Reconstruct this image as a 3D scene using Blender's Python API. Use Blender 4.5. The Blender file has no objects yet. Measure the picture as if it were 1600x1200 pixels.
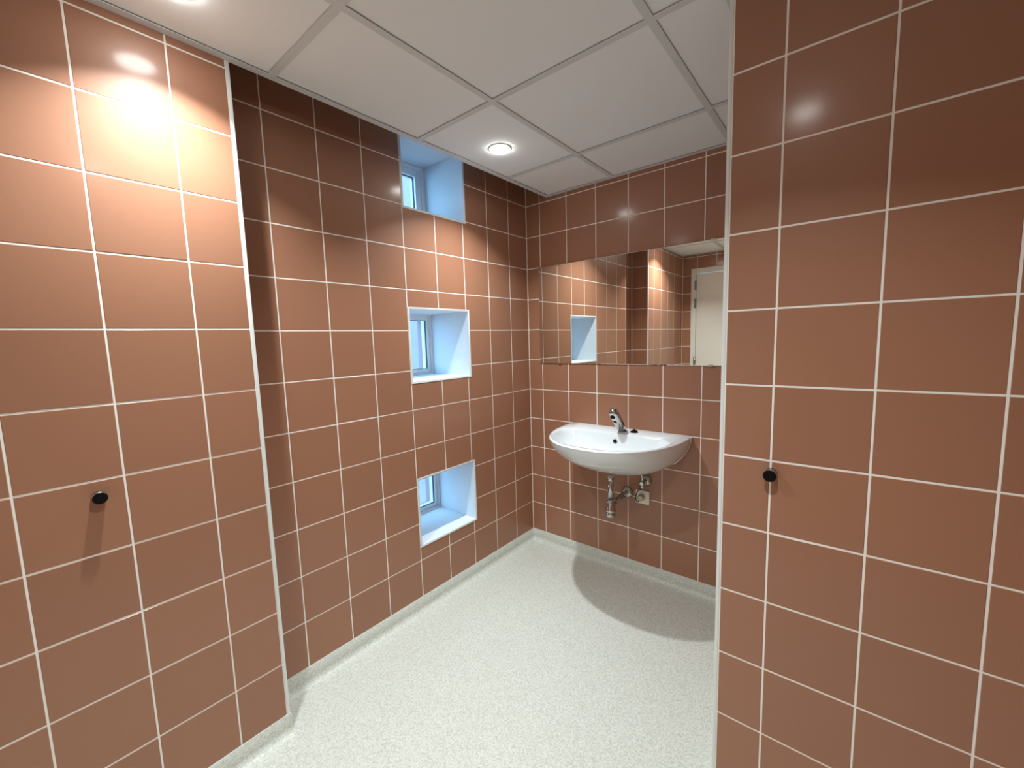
import bpy, bmesh, math, random
from mathutils import Matrix, Vector
random.seed(7)
S = bpy.context.scene
C = S.collection

# ---------------------------------------------------------------- camera
F_PX, YAW, PIT, ROL = 648.7961, -0.6892, 0.1070, -0.0296
CAM = Vector((1.7056, -2.2645, 1.4155))
cy, sy, cp, sp = math.cos(YAW), math.sin(YAW), math.cos(PIT), math.sin(PIT)
fw = Vector((sy*cp, cy*cp, -sp)); rt = Vector((cy, -sy, 0)); up = rt.cross(fw)
cr, sr = math.cos(ROL), math.sin(ROL)
rt2 = cr*rt + sr*up; up2 = -sr*rt + cr*up
cd = bpy.data.cameras.new('camera'); cd.sensor_width = 36; cd.lens = F_PX/1600*36; cd.clip_start = .02
cam = bpy.data.objects.new('camera', cd); C.objects.link(cam)
M = Matrix.Identity(4)
for i in range(3):
    M[i][0] = rt2[i]; M[i][1] = up2[i]; M[i][2] = -fw[i]; M[i][3] = CAM[i]
cam.matrix_world = M
S.camera = cam

# ---------------------------------------------------------------- sky, exposure
w = bpy.data.worlds.new('sky'); S.world = w; w.use_nodes = True
bg = w.node_tree.nodes['Background']; bg.inputs[0].default_value = (0.29, 0.62, 1.0, 1); bg.inputs[1].default_value = 7.5
S.view_settings.view_transform = 'Standard'; S.view_settings.look = 'None'
S.view_settings.gamma = 1; S.view_settings.use_curve_mapping = False
S.view_settings.exposure = 0.41
S.cycles.max_bounces = 7; S.cycles.diffuse_bounces = 4; S.cycles.adaptive_threshold = 0.02; S.cycles.caustics_reflective = False
LAMP_POWER = 7.2
LAMP_COLOR = (1.0, 1.09, 1.11)
LAMP_SPREAD = math.radians(119)

# ---------------------------------------------------------------- measures (metres)
AX = 0.1645            # face of the near left wall
A_END = -1.7313        # where it stops
RY = -1.0035           # face of the partition on the right
R_END = 1.4235         # its free edge
DY = -2.78             # door wall behind the camera
EX = 2.55              # right wall
CEIL = 2.299           # underside of the ceiling grid
TOP = 2.62             # top of the recess by the windows
TB = 0.077             # lower edge of the tiles
ROW0 = 2.2745; T = 0.2; G = 0.0046

# ---------------------------------------------------------------- materials
def mat(name, col, rough=.5, metal=0., spec=.5, **kw):
    m = bpy.data.materials.new(name); m.use_nodes = True
    b = m.node_tree.nodes['Principled BSDF']
    b.inputs['Base Color'].default_value = (*col, 1); b.inputs['Roughness'].default_value = rough
    b.inputs['Metallic'].default_value = metal; b.inputs['Specular IOR Level'].default_value = spec
    for k, v in kw.items(): b.inputs[k].default_value = v
    return m
def N(m, t, **kw):
    n = m.node_tree.nodes.new(t)
    for k, v in kw.items(): setattr(n, k, v)
    return n
def L(m, a, b): m.node_tree.links.new(a, b)
def bsdf(m): return m.node_tree.nodes['Principled BSDF']

def tile_material():
    m = mat('terracotta_glaze', (.30, .135, .085), .44, 0, .40, **{'Coat Weight': .32, 'Coat Roughness': .15})
    b = bsdf(m)
    tc = N(m, 'ShaderNodeTexCoord'); oi = N(m, 'ShaderNodeObjectInfo')
    nz = N(m, 'ShaderNodeTexNoise'); nz.inputs['Scale'].default_value = 420; nz.inputs['Detail'].default_value = 2
    L(m, tc.outputs['Object'], nz.inputs['Vector'])
    hsv = N(m, 'ShaderNodeHueSaturation'); hsv.inputs['Color'].default_value = TILE_COL
    mr = N(m, 'ShaderNodeMapRange'); mr.inputs[3].default_value = .955; mr.inputs[4].default_value = 1.045
    L(m, oi.outputs['Random'], mr.inputs[0])
    ad = N(m, 'ShaderNodeMath', operation='MULTIPLY_ADD'); ad.inputs[1].default_value = .10; ad.inputs[2].default_value = .95
    L(m, nz.outputs[0], ad.inputs[0])
    mu = N(m, 'ShaderNodeMath', operation='MULTIPLY')
    L(m, mr.outputs[0], mu.inputs[0]); L(m, ad.outputs[0], mu.inputs[1]); L(m, mu.outputs[0], hsv.inputs['Value'])
    L(m, hsv.outputs[0], b.inputs['Base Color'])
    n2 = N(m, 'ShaderNodeTexNoise'); n2.inputs['Scale'].default_value = 900
    L(m, tc.outputs['Object'], n2.inputs['Vector'])
    bp = N(m, 'ShaderNodeBump'); bp.inputs['Strength'].default_value = .10; bp.inputs['Distance'].default_value = .0006
    L(m, n2.outputs[0], bp.inputs['Height']); L(m, bp.outputs[0], b.inputs['Normal'])
    return m
TILE_COL = (.362, .167, .097, 1)
M_TILE = tile_material()
M_GROUT = mat('cream_grout', (.95, .91, .845), .85, 0, .2)

def floor_material():
    m = mat('speckled_vinyl', (.62, .60, .52), .42, 0, .45); b = bsdf(m)
    tc = N(m, 'ShaderNodeTexCoord')
    v = N(m, 'ShaderNodeTexVoronoi'); v.inputs['Scale'].default_value = 260
    n = N(m, 'ShaderNodeTexNoise'); n.inputs['Scale'].default_value = 120; n.inputs['Detail'].default_value = 3
    L(m, tc.outputs['Object'], v.inputs['Vector']); L(m, tc.outputs['Object'], n.inputs['Vector'])
    bw = N(m, 'ShaderNodeRGBToBW'); L(m, v.outputs['Color'], bw.inputs[0])
    r = N(m, 'ShaderNodeValToRGB')
    e = r.color_ramp.elements
    e[0].position = .15; e[0].color = (.53, .545, .485, 1); e[1].position = .85; e[1].color = (.73, .755, .70, 1)
    x = e.new(.45); x.color = (.645, .66, .605, 1)
    L(m, bw.outputs[0], r.inputs[0])
    r2 = N(m, 'ShaderNodeValToRGB'); e = r2.color_ramp.elements
    e[0].position = .35; e[0].color = (.93, .93, .92, 1); e[1].position = .65; e[1].color = (1.04, 1.04, 1.04, 1)
    L(m, n.outputs[0], r2.inputs[0])
    mx = N(m, 'ShaderNodeMix', data_type='RGBA', blend_type='MULTIPLY'); mx.inputs[0].default_value = 1
    L(m, r.outputs[0], mx.inputs[6]); L(m, r2.outputs[0], mx.inputs[7]); L(m, mx.outputs[2], b.inputs['Base Color'])
    bp = N(m, 'ShaderNodeBump'); bp.inputs['Strength'].default_value = .08; bp.inputs['Distance'].default_value = .001
    L(m, n.outputs[0], bp.inputs['Height']); L(m, bp.outputs[0], b.inputs['Normal'])
    return m
M_FLOOR = floor_material()

def ceiling_material():
    m = mat('mineral_panel', (.90, .955, .975), .9, 0, .2); b = bsdf(m)
    tc = N(m, 'ShaderNodeTexCoord'); n = N(m, 'ShaderNodeTexNoise'); n.inputs['Scale'].default_value = 350
    L(m, tc.outputs['Object'], n.inputs['Vector'])
    bp = N(m, 'ShaderNodeBump'); bp.inputs['Strength'].default_value = .15; bp.inputs['Distance'].default_value = .001
    L(m, n.outputs[0], bp.inputs['Height']); L(m, bp.outputs[0], b.inputs['Normal'])
    return m
M_PANEL = ceiling_material()
M_BAR = mat('white_grid_metal', (.70, .74, .75), .5)
M_TRIM = mat('white_edge_profile', (.80, .84, .82), .4)
M_PLASTER = mat('white_plaster', (.73, .75, .77), .7, 0, .3)
M_UPVC = mat('white_window_plastic', (.86, .87, .87), .35)
M_GASKET = mat('black_gasket', (.015, .015, .017), .6)
M_BRICK = mat('outer_brick_jamb', (.36, .20, .22), .85)
M_CERAMIC = mat('white_ceramic', (.82, .865, .885), .12, 0, .5, **{'Coat Weight': .3, 'Coat Roughness': .05})
M_CHROME = mat('chrome', (.50, .50, .49), .11, 1)
M_STEEL = mat('brushed_steel', (.55, .53, .50), .25, 1)
M_BLACK = mat('black_plastic', (.003, .003, .003), .6, 0, .15)
M_CREAM = mat('cream_plastic', (.90, .88, .78), .4)
M_PLUG = mat('beige_plug', (.62, .55, .42), .5)
M_CABLE = mat('black_cable', (.008, .008, .008), .6)
M_MIRROR = mat('mirror_silver', (.90, .89, .83), .0, 1)
M_GLASSEDGE = mat('mirror_back', (.10, .06, .04), .5)
M_DOOR = mat('white_door_paint', (.80, .78, .72), .45)
M_HINGE = mat('grey_hinge_metal', (.35, .34, .32), .35, 1)
M_ADDED_WING = mat('added_wing_render', (.25, .195, .18), .9)
M_CONC = mat('concrete', (.5, .49, .47), .9)
M_YARD = mat('yard_paving', (.30, .24, .25), .9)

def glass_material():
    m = bpy.data.materials.new('clear_pane'); m.use_nodes = True
    nt = m.node_tree; nt.nodes.clear()
    o = nt.nodes.new('ShaderNodeOutputMaterial')
    tp = nt.nodes.new('ShaderNodeBsdfTransparent'); tp.inputs[0].default_value = (.90, .95, .96, 1)
    gl = nt.nodes.new('ShaderNodeBsdfGlossy'); gl.inputs['Roughness'].default_value = .02
    b = nt.nodes.new('ShaderNodeMixShader'); b.inputs[0].default_value = .05
    nt.links.new(tp.outputs[0], b.inputs[1]); nt.links.new(gl.outputs[0], b.inputs[2]); nt.links.new(b.outputs[0], o.inputs[0])
    return m
M_GLASS = glass_material()
def emission_material(name, col, s):
    m = bpy.data.materials.new(name); m.use_nodes = True; nt = m.node_tree; nt.nodes.clear()
    o = nt.nodes.new('ShaderNodeOutputMaterial'); e = nt.nodes.new('ShaderNodeEmission')
    e.inputs[0].default_value = (*col, 1); e.inputs[1].default_value = s
    nt.links.new(e.outputs[0], o.inputs[0]); return m
M_LAMP = emission_material('lamp_diffuser', (1, .99, .95), 44)

# ---------------------------------------------------------------- mesh helpers
class MB:
    def __init__(s): s.v = []; s.f = []; s.sm = []
    def add(s, v, f, smooth=False):
        o = len(s.v); s.v += [tuple(x) for x in v]; s.f += [tuple(i+o for i in q) for q in f]; s.sm += [smooth]*len(f); return s
    def box(s, x0, x1, y0, y1, z0, z1):
        return s.add([(x0,y0,z0),(x1,y0,z0),(x1,y1,z0),(x0,y1,z0),(x0,y0,z1),(x1,y0,z1),(x1,y1,z1),(x0,y1,z1)],
                     [(0,3,2,1),(4,5,6,7),(0,1,5,4),(1,2,6,5),(2,3,7,6),(3,0,4,7)])
    def lathe(s, prof, axis=(0,0,1), org=(0,0,0), n=32, cap0=True, cap1=True):
        ax = Vector(axis).normalized(); t = Vector((1,0,0)) if abs(ax.x) < .9 else Vector((0,1,0))
        a = ax.cross(t).normalized(); b = ax.cross(a); o = Vector(org)
        v = []; f = []
        for r, h in prof:
            for k in range(n):
                q = 2*math.pi*k/n; v.append(o + ax*h + (a*math.cos(q)+b*math.sin(q))*r)
        for i in range(len(prof)-1):
            for k in range(n):
                k2 = (k+1) % n; f.append((i*n+k, i*n+k2, (i+1)*n+k2, (i+1)*n+k))
        s.add(v, f, True)
        c = []
        if cap0: c.append(tuple(range(n-1, -1, -1)))
        if cap1: c.append(tuple(range((len(prof)-1)*n, len(prof)*n)))
        o2 = len(s.v)-len(v)
        for q in c: s.f.append(tuple(i+o2 for i in q)); s.sm.append(False)
        return s
    def tube(s, pts, r, n=12):
        pts = [Vector(q) for q in pts]; rings = []; prev = None
        for i, q in enumerate(pts):
            d = (pts[min(i+1, len(pts)-1)] - pts[max(i-1, 0)]).normalized()
            if prev is None:
                t = Vector((0,0,1)) if abs(d.z) < .9 else Vector((1,0,0)); a = d.cross(t).normalized()
            else: a = (prev - d*prev.dot(d)).normalized()
            prev = a; b = d.cross(a); rr = r[i] if isinstance(r, (list, tuple)) else r
            rings += [q + (a*math.cos(2*math.pi*k/n) + b*math.sin(2*math.pi*k/n))*rr for k in range(n)]
        f = [(i*n+k, i*n+(k+1) % n, (i+1)*n+(k+1) % n, (i+1)*n+k) for i in range(len(pts)-1) for k in range(n)]
        f += [tuple(range(n-1, -1, -1)), tuple(range((len(pts)-1)*n, len(pts)*n))]
        return s.add(rings, f, True)
    def mesh(s, name, m):
        me = bpy.data.meshes.new(name); me.from_pydata(s.v, [], s.f); me.update()
        bm = bmesh.new(); bm.from_mesh(me); bmesh.ops.recalc_face_normals(bm, faces=bm.faces); bm.to_mesh(me); bm.free()
        me.polygons.foreach_set('use_smooth', s.sm); me.materials.append(m); me.update()
        return me
    def build(s, name, m, parent=None, loc=None, bevel=0, seg=2):
        o = bpy.data.objects.new(name, s.mesh(name, m)); C.objects.link(o)
        if parent is not None: o.parent = parent
        if loc is not None: o.location = loc
        if bevel:
            b = o.modifiers.new('bevel', 'BEVEL'); b.width = bevel; b.segments = seg; b.limit_method = 'ANGLE'; b.angle_limit = math.radians(40)
        if any(s.sm) and not all(s.sm):
            pass
        return o
def empty(name, loc=(0,0,0)):
    o = bpy.data.objects.new(name, None); C.objects.link(o); o.location = loc; o.empty_display_size = .05; return o
def tag(o, label=None, cat=None, group=None, kind=None):
    if label: o['label'] = label
    if cat: o['category'] = cat
    if group: o['group'] = group
    if kind: o['kind'] = kind
    return o
def struct(o, label): return tag(o, label, None, None, 'structure')
def rel(o, parent):
    o.parent = parent; o.matrix_parent_inverse = Matrix.Translation(-parent.location); return o

# ---------------------------------------------------------------- tiles
def clip(rect, holes):
    """rectangle minus window openings -> polygon (ccw) or None"""
    s0, s1, z0, z1 = rect
    for h0, h1, k0, k1 in holes:
        a0, a1, b0, b1 = max(s0,h0), min(s1,h1), max(z0,k0), min(z1,k1)
        if a1-a0 <= 1e-6 or b1-b0 <= 1e-6: continue
        fs = h0 <= s0+1e-6 and h1 >= s1-1e-6; fz = k0 <= z0+1e-6 and k1 >= z1-1e-6
        if fs and fz: return None
        if fs:
            if k0 > z0 + 1e-6: z1 = k0
            else: z0 = k1
        elif fz:
            if h0 > s0 + 1e-6: s1 = h0
            else: s0 = h1
        else:
            left, low = h0 <= s0, k0 <= z0
            if left and low: return [(a1,z0),(s1,z0),(s1,z1),(s0,z1),(s0,b1),(a1,b1)]
            if left: return [(s0,z0),(s1,z0),(s1,z1),(a1,z1),(a1,b0),(s0,b0)]
            if low: return [(s0,z0),(a0,z0),(a0,b1),(s1,b1),(s1,z1),(s0,z1)]
            return [(s0,z0),(s1,z0),(s1,b0),(a0,b0),(a0,z1),(s0,z1)]
    if s1-s0 < .006 or z1-z0 < .006: return None
    return [(s0,z0),(s1,z0),(s1,z1),(s0,z1)]
_tiles = {}
DEPTH, BEV = .006, .0012
def tile_mesh(poly):
    key = tuple((round(a,4), round(b,4)) for a, b in poly)
    if key in _tiles: return _tiles[key]
    n = len(poly)
    def off(d):
        r = []
        for i in range(n):
            p, q, t = poly[i-1], poly[i], poly[(i+1) % n]
            def nr(a, b):
                dx, dz = b[0]-a[0], b[1]-a[1]; l = math.hypot(dx, dz); return (-dz/l, dx/l)
            n1, n2 = nr(p, q), nr(q, t); r.append((q[0]+d*(n1[0]+n2[0]), q[1]+d*(n1[1]+n2[1])))
        return r
    inn = off(BEV)
    v = [(a,b,-DEPTH) for a,b in poly] + [(a,b,-BEV*.8) for a,b in poly] + [(a,b,0) for a,b in inn]
    f = [tuple(range(2*n, 3*n))]
    for i in range(n):
        j = (i+1) % n; f += [(i,j,n+j,n+i), (n+i,n+j,2*n+j,2*n+i)]
    m = MB().add(v, f); me = m.mesh('tile', M_TILE); _tiles[key] = me
    return me
def tile_wall(parent, nrm, origin, smin, smax, soff, z0, z1, holes=(), mirror=False):
    """origin: world point for s=0; u axis = z x n"""
    n = Vector(nrm); u = Vector((0,0,1)).cross(n)
    sgn = 1 if (u.x + u.y) > 0 else -1          # world coordinate s = sgn * u
    k0 = math.floor((smin-soff)/T); k1 = math.ceil((smax-soff)/T)
    for k in range(k0, k1):
        a0, a1 = max(soff+k*T, smin), min(soff+(k+1)*T, smax)
        if a1-a0 < .012: continue
        for j in range(-3, 13):
            b1, b0 = min(ROW0-j*T, z1), max(ROW0-(j+1)*T, z0)
            if b1-b0 < .010: continue
            lo = b0 if b0 > z0+1e-6 else b0-G/2+.001
            poly = clip((a0+G/2, a1-G/2, lo+G/2, b1-G/2), [(h[0]-.002,h[1]+.002,h[2]-.002,h[3]+.002) for h in holes])
            if not poly: continue
            cs = (poly[0][0]+poly[2][0])/2; cz = (poly[0][1]+poly[2][1])/2
            loc = [((s-cs)*sgn, z-cz) for s, z in poly]
            if sgn < 0: loc = loc[::-1]
            i0 = min(range(len(loc)), key=lambda i: loc[i]); loc = loc[i0:]+loc[:i0]
            o = bpy.data.objects.new('tile', tile_mesh(loc)); C.objects.link(o); o.parent = parent
            pos = Vector(origin) + u*(cs*sgn) + Vector((0,0,cz)) + n*random.uniform(-.00015,.00015)
            R = Matrix((( u.x, 0, n.x), (u.y, 0, n.y), (u.z, 1, n.z))).to_4x4()
            J = Matrix.Rotation(random.gauss(0,.0007), 4, 'X') @ Matrix.Rotation(random.gauss(0,.0007), 4, 'Y')
            o.matrix_local = Matrix.Translation(pos) @ R @ J
REC = .0010

# ---------------------------------------------------------------- structure: floor
fl = MB().box(-.45, 2.65, -2.9, .1, -.08, 0).build('floor', M_FLOOR)
struct(fl, 'cream speckled vinyl floor turned up at the walls')

# window openings in the recess wall  (y0, y1, z0, z1)
WY0, WY1 = -.983, -.563
WINS = [(WY0, WY1, 2.063, 2.450), (WY0, WY1, 1.2085, 1.5885), (WY0, WY1, .3450, .7140)]
DOOR = (.262, 1.262, 0, 2.145)

def slab_with_holes(axis, c0, c1, s0, s1, z0, z1, holes):
    """wall body, thin along axis ('x' or 'y'), cut round the openings"""
    m = MB()
    ss = sorted({s0, s1, *[h[0] for h in holes], *[h[1] for h in holes]}); zs = sorted({z0, z1, *[max(h[2],z0) for h in holes], *[h[3] for h in holes]})
    for i in range(len(ss)-1):
        run = None
        for j in range(len(zs)-1):
            sm, zm = (ss[i]+ss[i+1])/2, (zs[j]+zs[j+1])/2
            if any(h[0] < sm < h[1] and h[2] < zm < h[3] for h in holes): continue
            if axis == 'x': m.box(c0, c1, ss[i], ss[i+1], zs[j], zs[j+1])
            else: m.box(ss[i], ss[i+1], c0, c1, zs[j], zs[j+1])
    return m
TILE_TOP = CEIL + .02
wl = MB().box(-.45, AX-REC, DY-.1, A_END-.010, 0, TOP).build('wall_left', M_GROUT); struct(wl, 'near left wall of terracotta tiles ending at a white edge profile')
wr_ = MB().box(-.0014, AX-.0112, A_END-.010, A_END-REC, 0, TOP).build('wall_return', M_GROUT); struct(wr_, 'narrow tiled return between the near left wall and the window recess')
wb = slab_with_holes('x', -.45, -REC, A_END-.010, .1, 0, TOP, WINS).build('wall_recess', M_GROUT); struct(wb, 'recessed terracotta tiled wall with three small square windows')
wc = MB().box(-REC, 1.53, REC, .1, 0, TOP).build('wall_back', M_GROUT); struct(wc, 'terracotta tiled back wall carrying the washbasin and mirror')
wp = MB().box(R_END+.009, EX+.1, RY+REC, RY+.10, 0, TOP).build('wall_partition', M_GROUT); struct(wp, 'terracotta tiled partition wall on the right with a black hook')
ws = MB().box(R_END+REC, R_END+.1, RY+.10, REC, 0, TOP).build('wall_alcove_side', M_GROUT); struct(ws, 'tiled side wall of the washbasin alcove behind the partition')
we = MB().box(EX+REC, EX+.1, DY-.1, RY+REC, 0, TOP).build('wall_right', M_GROUT); struct(we, 'tiled right wall outside the frame')
wd = slab_with_holes('y', DY-.1, DY-REC, AX-REC, EX+REC, 0, TOP, [DOOR]).build('wall_front', M_GROUT); struct(wd, 'tiled wall with the white door seen in the mirror')

tile_wall(wl, (1,0,0), (AX,0,0), DY, A_END-.010, -2.0882, TB, TILE_TOP)
tile_wall(wr_, (0,1,0), (0,A_END,0), 0, AX-.010, -.04, TB, TOP)
tile_wall(wb, (1,0,0), (0,0,0), A_END, 0, -1.5854, TB, TOP, WINS)
tile_wall(wc, (0,-1,0), (0,0,0), 0, R_END, .1078, TB, TOP)
tile_wall(wp, (0,-1,0), (0,RY,0), R_END+.010, EX, 1.5489, TB, TILE_TOP)
tile_wall(ws, (-1,0,0), (R_END,0,0), RY+.010, 0, -.93, TB, TILE_TOP)
tile_wall(we, (-1,0,0), (EX,0,0), DY, RY, -2.6, TB, TILE_TOP)
tile_wall(wd, (0,1,0), (0,DY,0), AX, EX, .123, TB, TILE_TOP, [DOOR])

# white edge profiles on the two free corners
t = MB().box(AX-.011, AX+.0006, A_END-.0095, A_END+.0006, TB-.002, CEIL+.02).build('trim_1', M_TRIM, bevel=.002); struct(t, 'white edge profile on the corner of the near left wall')
t = MB().box(R_END-.0006, R_END+.0092, RY-.0006, RY+.011, TB-.002, CEIL+.02).build('trim_2', M_TRIM, bevel=.002); struct(t, 'white edge profile on the corner of the right partition')

# ---------------------------------------------------------------- coved skirting
prof = [(-.004, TB), (.0012, TB), (.0028, TB-.0015), (.003, .029)] + \
       [(.028-.025*math.cos(math.radians(a)), .0265-.025*math.sin(math.radians(a))) for a in range(10, 90, 10)] + [(.028, .0014), (.031, .0004), (.034, -.0006)]
def cove(name, label, nrm, origin, s0, s1, e0, e1):
    """e: +1 inner corner, -1 outer corner, 0 square end (s in world coordinate)"""
    n = Vector(nrm); ax = Vector((abs(n.y), abs(n.x), 0)); O = Vector(origin)
    v = []
    for s, e, d in ((s0, e0, 1), (s1, e1, -1)):
        v += [O + n*p + ax*(s + d*e*p) + Vector((0,0,z)) for p, z in prof]
    k = len(prof); f = [(i, i+1, k+i+1, k+i) for i in range(k-1)]
    m = MB().add(v, f, True)
    o = m.build(name, M_FLOOR); struct(o, label)
cove('baseboard_left', 'coved vinyl skirting below the near left wall', (1,0,0), (AX,0,0), DY, A_END, 1, -1)
cove('baseboard_return', 'coved vinyl skirting round the wall return', (0,1,0), (0,A_END,0), 0, AX, 1, -1)
cove('baseboard_recess', 'coved vinyl skirting below the window wall', (1,0,0), (0,0,0), A_END, 0, 1, 1)
cove('baseboard_back', 'coved vinyl skirting below the washbasin wall', (0,-1,0), (0,0,0), 0, R_END, 1, 1)
cove('baseboard_alcove_side', 'coved vinyl skirting inside the alcove', (-1,0,0), (R_END,0,0), RY, 0, -1, 1)
cove('baseboard_partition', 'coved vinyl skirting below the right partition', (0,-1,0), (0,RY,0), R_END, EX, -1, 1)
cove('baseboard_right', 'coved vinyl skirting of the right wall', (-1,0,0), (EX,0,0), DY, RY, 1, 1)
cove('baseboard_front', 'coved vinyl skirting beside the door', (0,1,0), (0,DY,0), DOOR[1], EX, 0, 1)

# ---------------------------------------------------------------- ceiling: panels in a T grid
ce = MB().box(-.45, EX+.1, DY-.1, .1, TOP, TOP+.08).build('ceiling', M_CONC); struct(ce, 'white suspended panel ceiling in a grid')
GX = [AX, .6205, 1.2205, 1.8205, EX]; GY = [DY, -2.221, -1.6150, -1.0140, -.4020, 0]
BW = .012; FT = .0012; EDGE = .027
ZP = CEIL + .0045
def panel(x0, x1, y0, y1):
    if x1-x0 < .03 or y1-y0 < .03: return
    MB().box(-(x1-x0)/2, (x1-x0)/2, -(y1-y0)/2, (y1-y0)/2, 0, .015).build('ceiling_panel', M_PANEL, ce, ((x0+x1)/2, (y0+y1)/2, ZP))
g = .004
for i in range(len(GX)-1):
    for j in range(len(GY)-1):
        x0, x1, y0, y1 = GX[i]+g, GX[i+1]-g, GY[j]+g, GY[j+1]-g
        if j == 4 or (j == 3 and False):
            pass
        if y0 > RY - .02:                       # alcove rows stop at the partition
            x1 = min(x1, R_END-.004)
            if x1 <= x0: continue
        panel(x0, x1, y0, y1)
def bar(x0, x1, y0, y1, along):
    m = MB().box(x0, x1, y0, y1, CEIL, CEIL+FT)
    if along == 'x': m.box(x0, x1, (y0+y1)/2-.001, (y0+y1)/2+.001, CEIL+FT, CEIL+.035)
    else: m.box((x0+x1)/2-.001, (x0+x1)/2+.001, y0, y1, CEIL+FT, CEIL+.035)
    m.build('grid_bar', M_BAR, ce)
for x in GX[1:-1]:
    bar(x-BW, x+BW, DY+.002, (-.002 if x < R_END else RY-.002), 'y')
for y in GY[1:-1]:
    xe = R_END-.002 if y > RY else EX-.002
    xs = [AX+.002] + [q for q in GX[1:-1] if q < xe] + [xe]
    for a, b in zip(xs[:-1], xs[1:]):
        bar(a + (BW if a > AX+.01 else 0), b - (BW if b < xe else 0), y-BW, y+BW, 'x')
def edge(x0, x1, y0, y1): MB().box(x0, x1, y0, y1, CEIL-.0012, CEIL+FT-.0002).build('edge_angle', M_BAR, ce)
edge(AX-.0005, AX+EDGE, DY+.001, -.001)
edge(AX+EDGE, R_END-.001, -.022, -.001); edge(R_END-.023, R_END-.001, RY+.012, -.022)
edge(R_END+.012, EX-.001, RY-.023, RY-.001); edge(EX-.023, EX-.001, DY+.001, RY-.023); edge(AX+EDGE, EX-.023, DY+.001, DY+.023)
MB().box(AX-.0005, AX+.012, A_END+.002, -.003, CEIL+FT, TOP-.002).build('fascia', M_PLASTER, ce)

# ---------------------------------------------------------------- windows
def frame_ring(y0, y1, z0, z1, w, x0, x1):
    m = MB()
    m.box(x0, x1, y0, y0+w, z0, z1); m.box(x0, x1, y1-w, y1, z0, z1)
    m.box(x0, x1, y0+w, y1-w, z0, z0+w); m.box(x0, x1, y0+w, y1-w, z1-w, z1); return m
WDEPTH = -.322
names = ['small square window high up by the ceiling with a white reveal', 'small square window at mid height level with the mirror base', 'small square window low down near the floor']
for i, (y0, y1, z0, z1) in enumerate(WINS):
    r = empty('window_%d' % (i+1), (0, (y0+y1)/2, z0)); struct(r, names[i])
    def P(m, name, mt, bevel=0): return rel(m.build(name, mt, bevel=bevel), r)
    tk = .008
    P(MB().box(WDEPTH, .0008, y0, y0+tk, z0+tk, z1-tk), 'reveal_jamb', M_PLASTER)
    P(MB().box(WDEPTH, .0008, y1-tk, y1, z0+tk, z1-tk), 'reveal_jamb', M_PLASTER)
    P(MB().box(WDEPTH, .0008, y0, y1, z1-tk, z1), 'reveal_head', M_PLASTER)
    P(MB().box(WDEPTH, .0008, y0, y1, z0, z0+tk), 'sill', M_PLASTER)
    P(frame_ring(y0-.001, y1+.001, z0-.001, z1+.001, .0055, -.002, .0018), 'edge_profile', M_TRIM)
    a0, a1, b0, b1 = y0+tk, y1-tk, z0+tk, z1-tk
    fw_, sw_ = (.030, .040) if i == 0 else (.020, .022)
    gd_ = .024 if i == 0 else .014
    P(frame_ring(y0, y1, z0, z1, fw_, WDEPTH-.07, WDEPTH), 'frame', M_UPVC, .002)
    sa = P(frame_ring(y0+fw_, y1-fw_, z0+fw_, z1-fw_, sw_, WDEPTH-.06, WDEPTH-.008), 'sash', M_UPVC, .003)
    q = fw_+sw_-.0005
    frame_ring(y0+q, y1-q, z0+q, z1-q, .003, WDEPTH-gd_-.012, WDEPTH-gd_).build('gasket', M_GASKET, sa)
    MB().box(WDEPTH-gd_-.016, WDEPTH-gd_-.006, y0+q-.008, y1-q+.008, z0+q-.008, z1-q+.008).build('pane', M_GLASS, sa)
    P(frame_ring(y0, y1, z0, z1, .018, -.45, WDEPTH-.072), 'outer_jamb', M_BRICK)

# outside: a wing wall, added to keep panes darker than sky, and the yard
wg = MB().box(-6, -.46, .75, .95, -.15, 5).build('wall_outside_added', M_ADDED_WING); struct(wg, 'added outside wall that darkens the view through the window panes')
gd = MB().box(-9, -.46, -8, 6, -.25, -.15).build('ground', M_YARD); struct(gd, 'paved yard outside the windows')

# ---------------------------------------------------------------- door (seen in the mirror)
d = empty('door_1', ((DOOR[0]+DOOR[1])/2, DY, 0)); struct(d, 'plain white door with grey hinges in a white frame')
def P(m, name, mt, par=None, bevel=0):
    return rel(m.build(name, mt, bevel=bevel), d)
fx0, fx1, fz = DOOR[0], DOOR[1], DOOR[3]
FW = .055
m = MB().box(fx0, fx0+FW, DY-.1, DY+.012, 0, fz).box(fx1-FW, fx1, DY-.1, DY+.012, 0, fz).box(fx0+FW, fx1-FW, DY-.1, DY+.012, fz-FW, fz)
P(m, 'door_frame', M_DOOR, bevel=.003)
leaf = P(MB().box(fx0+FW+.003, fx1-FW-.003, DY-.036, DY+.006, .006, fz-FW-.004), 'door_leaf', M_DOOR, bevel=.002)
for zc in (1.96, 1.76, 1.10, .30):
    P(MB().lathe([(.009,-.05),(.009,.05)], (0,0,1), (fx0+FW-.002, DY+.017, zc), 14).box(fx0+FW-.018, fx0+FW-.002, DY+.0085, DY+.014, zc-.05, zc+.05), 'hinge', M_HINGE)
hx = fx1-FW-.06
(MB().lathe([(.026,0),(.026,.008)], (0,1,0), (hx, DY+.0055, 1.05), 24).lathe([(.010,.008),(.010,.045)], (0,1,0), (hx, DY+.0055, 1.05), 16)
  .tube([(hx+.008, DY+.05, 1.05), (hx-.06, DY+.05, 1.05), (hx-.125, DY+.048, 1.05)], .010, 14).build('door_handle', M_STEEL, leaf))

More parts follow.
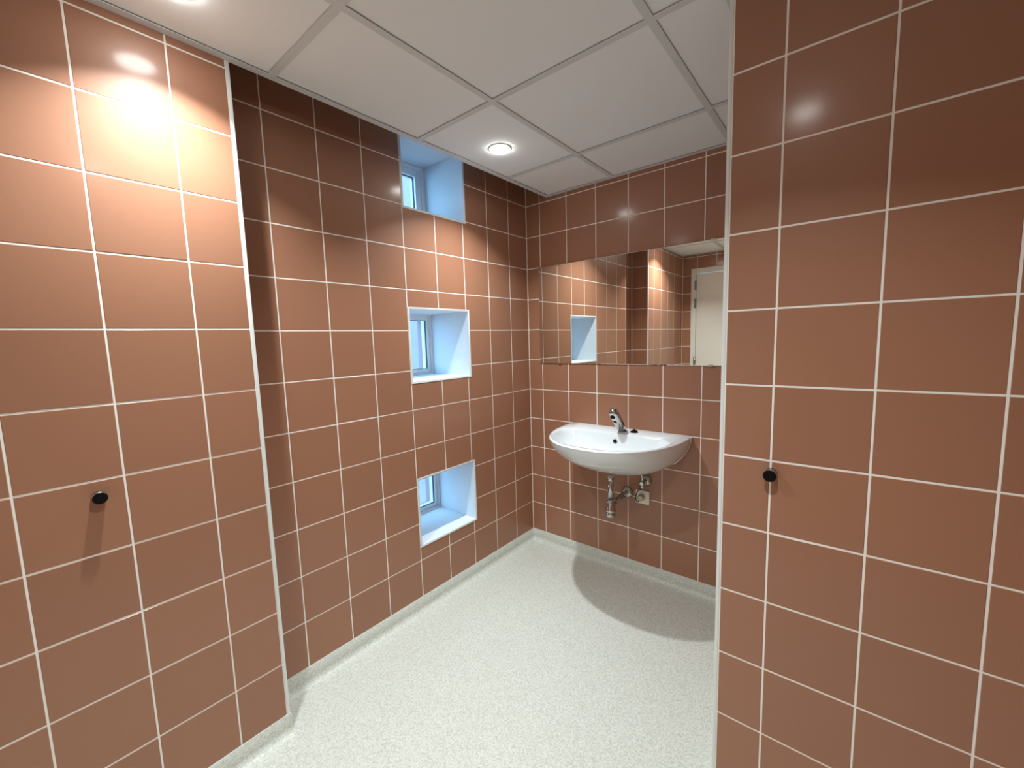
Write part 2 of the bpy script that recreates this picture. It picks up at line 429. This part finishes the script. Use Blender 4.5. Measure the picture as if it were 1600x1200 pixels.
# ---------------------------------------------------------------- downlights
lampspots = [(.385, -.700, 'round white downlight in the ceiling of the washbasin alcove'),
             (.385, -1.915, 'round white downlight at the top edge above the near left wall'),
             (1.510, -1.905, 'round white downlight above the camera whose glint shows on the right partition')]
for k, (x, y, lab) in enumerate(lampspots):
    r = empty('downlight', (x, y, ZP)); tag(r, lab, 'downlight', 'ceiling downlights')
    MB().lathe([(.046,0),(.0525,0),(.0525,-.0022),(.051,-.0034),(.048,-.0040),(.046,-.003)], n=48, cap0=False, cap1=False).build('trim_ring', M_TRIM, r)
    MB().lathe([(.0475,-.002),(.0470,-.0055),(.043,-.0085),(.034,-.0105),(.019,-.0115),(.004,-.0118)], n=48, cap0=False).build('diffuser', M_LAMP, r)
    ld = bpy.data.lights.new('downlight_beam', 'AREA'); ld.shape = 'DISK'; ld.size = .046; ld.energy = LAMP_POWER; ld.color = LAMP_COLOR; ld.spread = LAMP_SPREAD
    lo = bpy.data.objects.new('downlight_beam', ld); C.objects.link(lo); lo.parent = r; lo.location = (0, 0, -.0135)

# ---------------------------------------------------------------- mirror
MX0, MX1, MZ0, MZ1 = .095, 1.295, 1.2525, 1.8745
mr = empty('wall_mirror', (MX0, -.006, MZ0)); tag(mr, 'wide frameless rectangular mirror above the washbasin reflecting the door', 'mirror')
W, H = MX1-MX0, MZ1-MZ0
MB().box(0, W, 0, .004, 0, H).build('backing', M_GLASSEDGE, mr)
b = .002
MB().add([(0,0,0),(W,0,0),(W,0,H),(0,0,H),(b,-.0015,b),(W-b,-.0015,b),(W-b,-.0015,H-b),(b,-.0015,H-b)],
         [(4,5,6,7),(0,1,5,4),(1,2,6,5),(2,3,7,6),(3,0,4,7)]).build('mirror_glass', M_MIRROR, mr)
for cx in (.155, W-.145):
    for zz, sg in ((0, -1), (H, 1)):
        MB().box(cx-.011, cx+.011, -.0042, .004, min(zz, zz+sg*.004), max(zz, zz+sg*.004)).box(cx-.011, cx+.011, -.0042, -.0018, min(zz-sg*.006, zz), max(zz-sg*.006, zz)).build('mirror_clip', M_STEEL, mr, bevel=.0008)
mr.rotation_euler.z = 0.0028

# ---------------------------------------------------------------- washbasin
BXC, RIM = .704, .879
bw, bd, bn, by0 = .3655, .5459, 2.3044, .0409
NC = 72
def outline():
    pts = [(.35, -.0012)]
    for i in range(NC+1):
        q = math.pi*i/NC; c, s = math.cos(q), math.sin(q)
        pts.append((bw*math.copysign(abs(c)**(2/bn), c), -by0-(bd-by0)*abs(s)**(2/bn)))
    pts.append((-.35, -.0012))
    nb = 24
    pts += [(-.35+.70*i/nb, -.0012) for i in range(1, nb)]
    return pts
OUT = outline(); NO = len(OUT)
ba = empty('washbasin', (BXC, 0, RIM)); tag(ba, 'white wall hung half round ceramic washbasin below the mirror', 'washbasin')
rings = []
# inner bowl outline (same count): a D set in from the rim, its straight side in front of the tap deck
DECK = -.150
def inner(k, zz, fwd=0.0):
    pts = []
    for i, (x, y) in enumerate(OUT):
        rr = .030
        if i <= NC+2:
            q = math.pi*min(max((i-1)/NC, 0), 1); c, s = math.cos(q), math.sin(q); n2 = 2.35
            px = (bw-rr-.012)*math.copysign(abs(c)**(2/n2), c); py = DECK-.05-(bd-rr+DECK-.05)*abs(s)**(2/n2)
            if i == 0: px, py = (bw-rr-.075), DECK
            if i == NC+2: px, py = -(bw-rr-.075), DECK
        else:
            px = x/.35*(bw-rr-.075); py = DECK
        pcy = -.30
        pts.append((px*k, (py-pcy)*k+pcy+fwd, zz))
    return pts
HH, mx, my = .245, 1.95, 1.65
def outer(tt):
    kx = (1-tt**mx)**(1/mx); ky = (1-tt**my)**(1/my)
    return [(x*kx, y*ky if y < -.002 else y, -HH*tt) for x, y in OUT]
ts = [.03, .07, .12, .18, .25, .33, .41, .49, .57, .65, .72, .78, .83, .87, .90, .925]
rings = [outer(t_) for t_ in reversed(ts)]
o0 = [(x, y, -.006) for x, y in OUT]
def inset(e, z): return [(x*(1-e/.36), (y*(1-e/.5) if y < -.002 else y), z) for x, y in OUT]
rings += [o0, inset(.002, -.002), inset(.006, 0.0), inner(1.0, 0.0), inner(.985, -.003), inner(.965, -.012), inner(.94, -.030), inner(.90, -.060), inner(.83, -.090), inner(.72, -.112), inner(.55, -.125), inner(.35, -.131), inner(.13, -.134), inner(.085, -.136)]
v = [q for rg in rings for q in rg]; f = []
for a in range(len(rings)-1):
    for i in range(NO):
        j = (i+1) % NO; f.append((a*NO+i, a*NO+j, (a+1)*NO+j, (a+1)*NO+i))
f.append(tuple(range(NO))); f.append(tuple(range((len(rings)-1)*NO, len(rings)*NO)))
m = MB().add(v, f, True)
bo = m.build('basin_bowl', M_CERAMIC, ba)
e = bo.modifiers.new('edges', 'EDGE_SPLIT'); e.split_angle = math.radians(60)
# back flange lip seen at the right hand edge of the basin
fl_p = []
for s_ in (-1, 1):
    pts = []
    for t_ in [0, .05, .1, .2, .3, .4, .5, .6, .66]:
        kx = (1-t_**mx)**(1/mx); pts.append((s_*(.35*kx+.006), -.0075, -HH*t_-.004))
    mb = MB().tube(pts, .0068, 10); mb.build('back_flange', M_CERAMIC, ba)
MB().lathe([(.012,.006),(.012,.001),(.0085,.001),(.0085,.006)], (0,-1,0), (0, DECK-.0105, -.043), 24, cap0=False, cap1=False).build('overflow_ring', M_STEEL, ba)
MB().lathe([(.0100,.0),(.0100,.003)], (0,-1,0), (0, DECK-.0105, -.043), 24).build('overflow_hole', M_BLACK, ba)
MB().lathe([(.034,-.136),(.034,-.132),(.028,-.1305),(.018,-.133),(.004,-.134)], (0,0,1), (0,-.30,0), 32).build('drain', M_CHROME, ba)

# sensor tap leaning forward over the bowl
tp = empty('sensor_tap', (BXC+.008, -.078, RIM)); tag(tp, 'chrome sensor tap leaning forward with black sensor eyes on the washbasin deck', 'tap')
uy, uz = -.69, .724                      # axis of the spout (y, z)
def tsec(l, a, bq, shift=0):
    r = []
    for i in range(32):
        q = 2*math.pi*i/32; c, s = math.cos(q), math.sin(q); n2 = 2.6
        ox = a*math.copysign(abs(c)**(2/n2), c); on_ = bq*math.copysign(abs(s)**(2/n2), s)+shift
        r.append((ox, uy*l + (.724)*on_, uz*l + .69*on_))
    return r
secs = []
base = [(x, y, .0005) for x, y, z in [(.021*math.cos(2*math.pi*i/32), -.004+.034*math.sin(2*math.pi*i/32), 0) for i in range(32)]]
secs.append(base)
for l, a, bq, sh in ((.055,.0225,.0265,.000),(.085,.0235,.0265,0),(.115,.0240,.0260,0),(.145,.0242,.0255,0),(.167,.0238,.0250,0),(.181,.0215,.0225,0),(.190,.0170,.0175,0),(.195,.0105,.0110,0),(.197,.003,.004,0)):
    secs.append(tsec(l, a, bq, sh))
v = [q for s_ in secs for q in s_]; f = [(a*32+i, a*32+(i+1) % 32, (a+1)*32+(i+1) % 32, (a+1)*32+i) for a in range(len(secs)-1) for i in range(32)]
f += [tuple(range(32)), tuple(range((len(secs)-1)*32, len(secs)*32))]
MB().add(v, f, True).build('spout', M_CHROME, tp)
MB().lathe([(.026,0),(.026,.003),(.0235,.004)], (0,0,1), (0,-.004,0), 32).build('base_ring', M_CHROME, tp)
def under(l, depth): return (0, uy*l - .724*depth, uz*l - .69*depth)
MB().lathe([(.0135,-.004),(.0135,.004),(.0115,.005),(.010,.002)], (0,-.724,-.69), under(.163,.0240), 24).build('aerator', M_BLACK, tp)
MB().lathe([(.0105,-.003),(.0105,.0015),(.009,.0022)], (0,-.724,-.69), under(.120,.0245), 24).build('sensor_eye', M_BLACK, tp)
sl = MB().box(-.0015, .0012, -.004, .004, -.024, .024).build('side_slot', M_BLACK, tp)
sl.location = (.0228, uy*.078, uz*.078); sl.rotation_euler = (math.atan2(.69, .724), 0, 0)

# small black knob on the deck
kn = empty('deck_knob', (BXC+.074, -.078, RIM)); tag(kn, 'small black plastic knob on the washbasin deck beside the tap', 'knob')
MB().lathe([(.022,.0002),(.022,.003),(.0185,.007),(.010,.0085)], n=28).build('knob_base', M_BLACK, kn)
m = MB().lathe([(.008,.006),(.0085,.012),(.006,.016),(.003,.018)], n=20)
for q in range(3):
    an = math.pi*2*q/3+.4; m.tube([(0,0,.009),(.015*math.cos(an), .015*math.sin(an), .008)], [.005,.0035], 8)
m.build('knob_grip', M_BLACK, kn)

# ---------------------------------------------------------------- waste trap
tr = empty('bottle_trap', (BXC, -.22, .414)); tag(tr, 'chrome bottle trap hanging under the washbasin with its arm to the wall', 'drain trap')
MB().lathe([(.016,.095),(.016,.2385)], n=24).build('tailpipe', M_CHROME, tr)
MB().lathe([(.0165,.215),(.0185,.218),(.0185,.232),(.017,.235)], n=24).build('tailpipe_collar', M_CHROME, tr)
MB().lathe([(.017,.104),(.0205,.100),(.0225,.092),(.0225,.086),(.028,.055),(.0295,.048),(.0295,.040),(.026,.038)], n=28).build('trap_body', M_CHROME, tr)
MB().lathe([(.026,.039),(.0255,.016),(.022,.006),(.015,.001),(.004,0)], n=28).build('trap_cup', M_CHROME, tr)
MB().tube([(0,.018,.079),(0,.060,.079),(0,.216,.079)], .0155, 20).build('trap_arm', M_CHROME, tr)
MB().lathe([(.020,.022),(.0215,.026),(.0215,.046),(.019,.050)], (0,1,0), (0,0,.079), 20).build('arm_nut', M_CHROME, tr)
MB().lathe([(.018,.200),(.026,.204),(.034,.212),(.0355,.2198)], (0,1,0), (0,0,.079), 28).build('wall_rosette', M_CHROME, tr)

# ---------------------------------------------------------------- angle valve
va = empty('angle_valve', (.818, -.0002, .586)); tag(va, 'chrome angle stop valve on the wall just above the socket', 'valve')
MB().lathe([(.032,0),(.031,.006),(.022,.014),(.013,.018)], (0,-1,0), (0,0,0), 28).build('wall_rosette', M_CHROME, va)
MB().lathe([(.011,.010),(.011,.050),(.0135,.052),(.0135,.066),(.010,.070)], (0,-1,0), (0,0,0), 24).build('valve_body', M_CHROME, va)
MB().lathe([(.008,-.055),(.016,-.053),(.016,-.036),(.010,-.030),(.009,0)], (0,0,1), (-.002,-.048,.022), 20).build('valve_handle', M_CHROME, va)
MB().tube([(0,-.058,.008),(0,-.058,.030),(-.002,-.059,.048),(-.004,-.06,.058)], .006, 12).build('supply_hose', M_STEEL, va)

# ---------------------------------------------------------------- socket, plug, cable
so = empty('wall_socket', (.7988, -.0003, .4853)); tag(so, 'cream square wall socket under the washbasin', 'socket')
MB().box(-.0405, .0405, -.009, 0, -.0400, .0400).build('cover_plate', M_CREAM, so, bevel=.003)
MB().lathe([(.0215,.0085),(.0225,.0105),(.0205,.0110),(.0195,.0095)], (0,-1,0), (0,0,0), 32).build('socket_ring', M_CREAM, so)
pl = empty('power_plug', (.7988-.002, -.0118, .4853+.002)); tag(pl, 'round beige plug with black cable pushed into the wall socket', 'plug')
MB().lathe([(.0175,0),(.0185,.004),(.0185,.024),(.0165,.030),(.010,.032)], (0,-1,0), (0,0,0), 28).build('plug_body', M_PLUG, pl)
pts = []
for q in [(-.003,-.030,-.013),(-.010,-.038,-.017),(-.017,-.040,-.008),(-.018,-.040,.012),(-.014,-.039,.034),(-.003,-.038,.052),(.012,-.037,.062)]: pts.append(q)
def smooth(p, n=6):
    out = []
    for i in range(len(p)-1):
        p0, p1, p2, p3 = [Vector(p[min(max(i+k, 0), len(p)-1)]) for k in (-1, 0, 1, 2)]
        for j in range(n):
            t_ = j/n; out.append(.5*((2*p1)+(p2-p0)*t_+(2*p0-5*p1+4*p2-p3)*t_**2+(3*p1-p0-3*p2+p3)*t_**3))
    return out+[Vector(p[-1])]
MB().tube(smooth(pts), .0026, 8).build('cable', M_CABLE, pl)

# ---------------------------------------------------------------- hooks
def hook(loc, nrm, lab):
    r = empty('wall_hook', loc); tag(r, lab, 'hook', 'round wall hooks')
    MB().lathe([(.0148,.0004),(.0148,.0265)], nrm, n=36).build('hook_stem', M_STEEL, r)
    MB().lathe([(.0148,.0265),(.0152,.0275),(.0152,.0300),(.0147,.0306)], nrm, n=36, cap0=False).build('hook_face', M_BLACK, r)
hook((AX, -2.1428, 1.0324), (1,0,0), 'short round wall hook with a black face on the near left wall')
hook((1.551, RY, 1.0412), (0,-1,0), 'short round wall hook with a black face on the right partition')
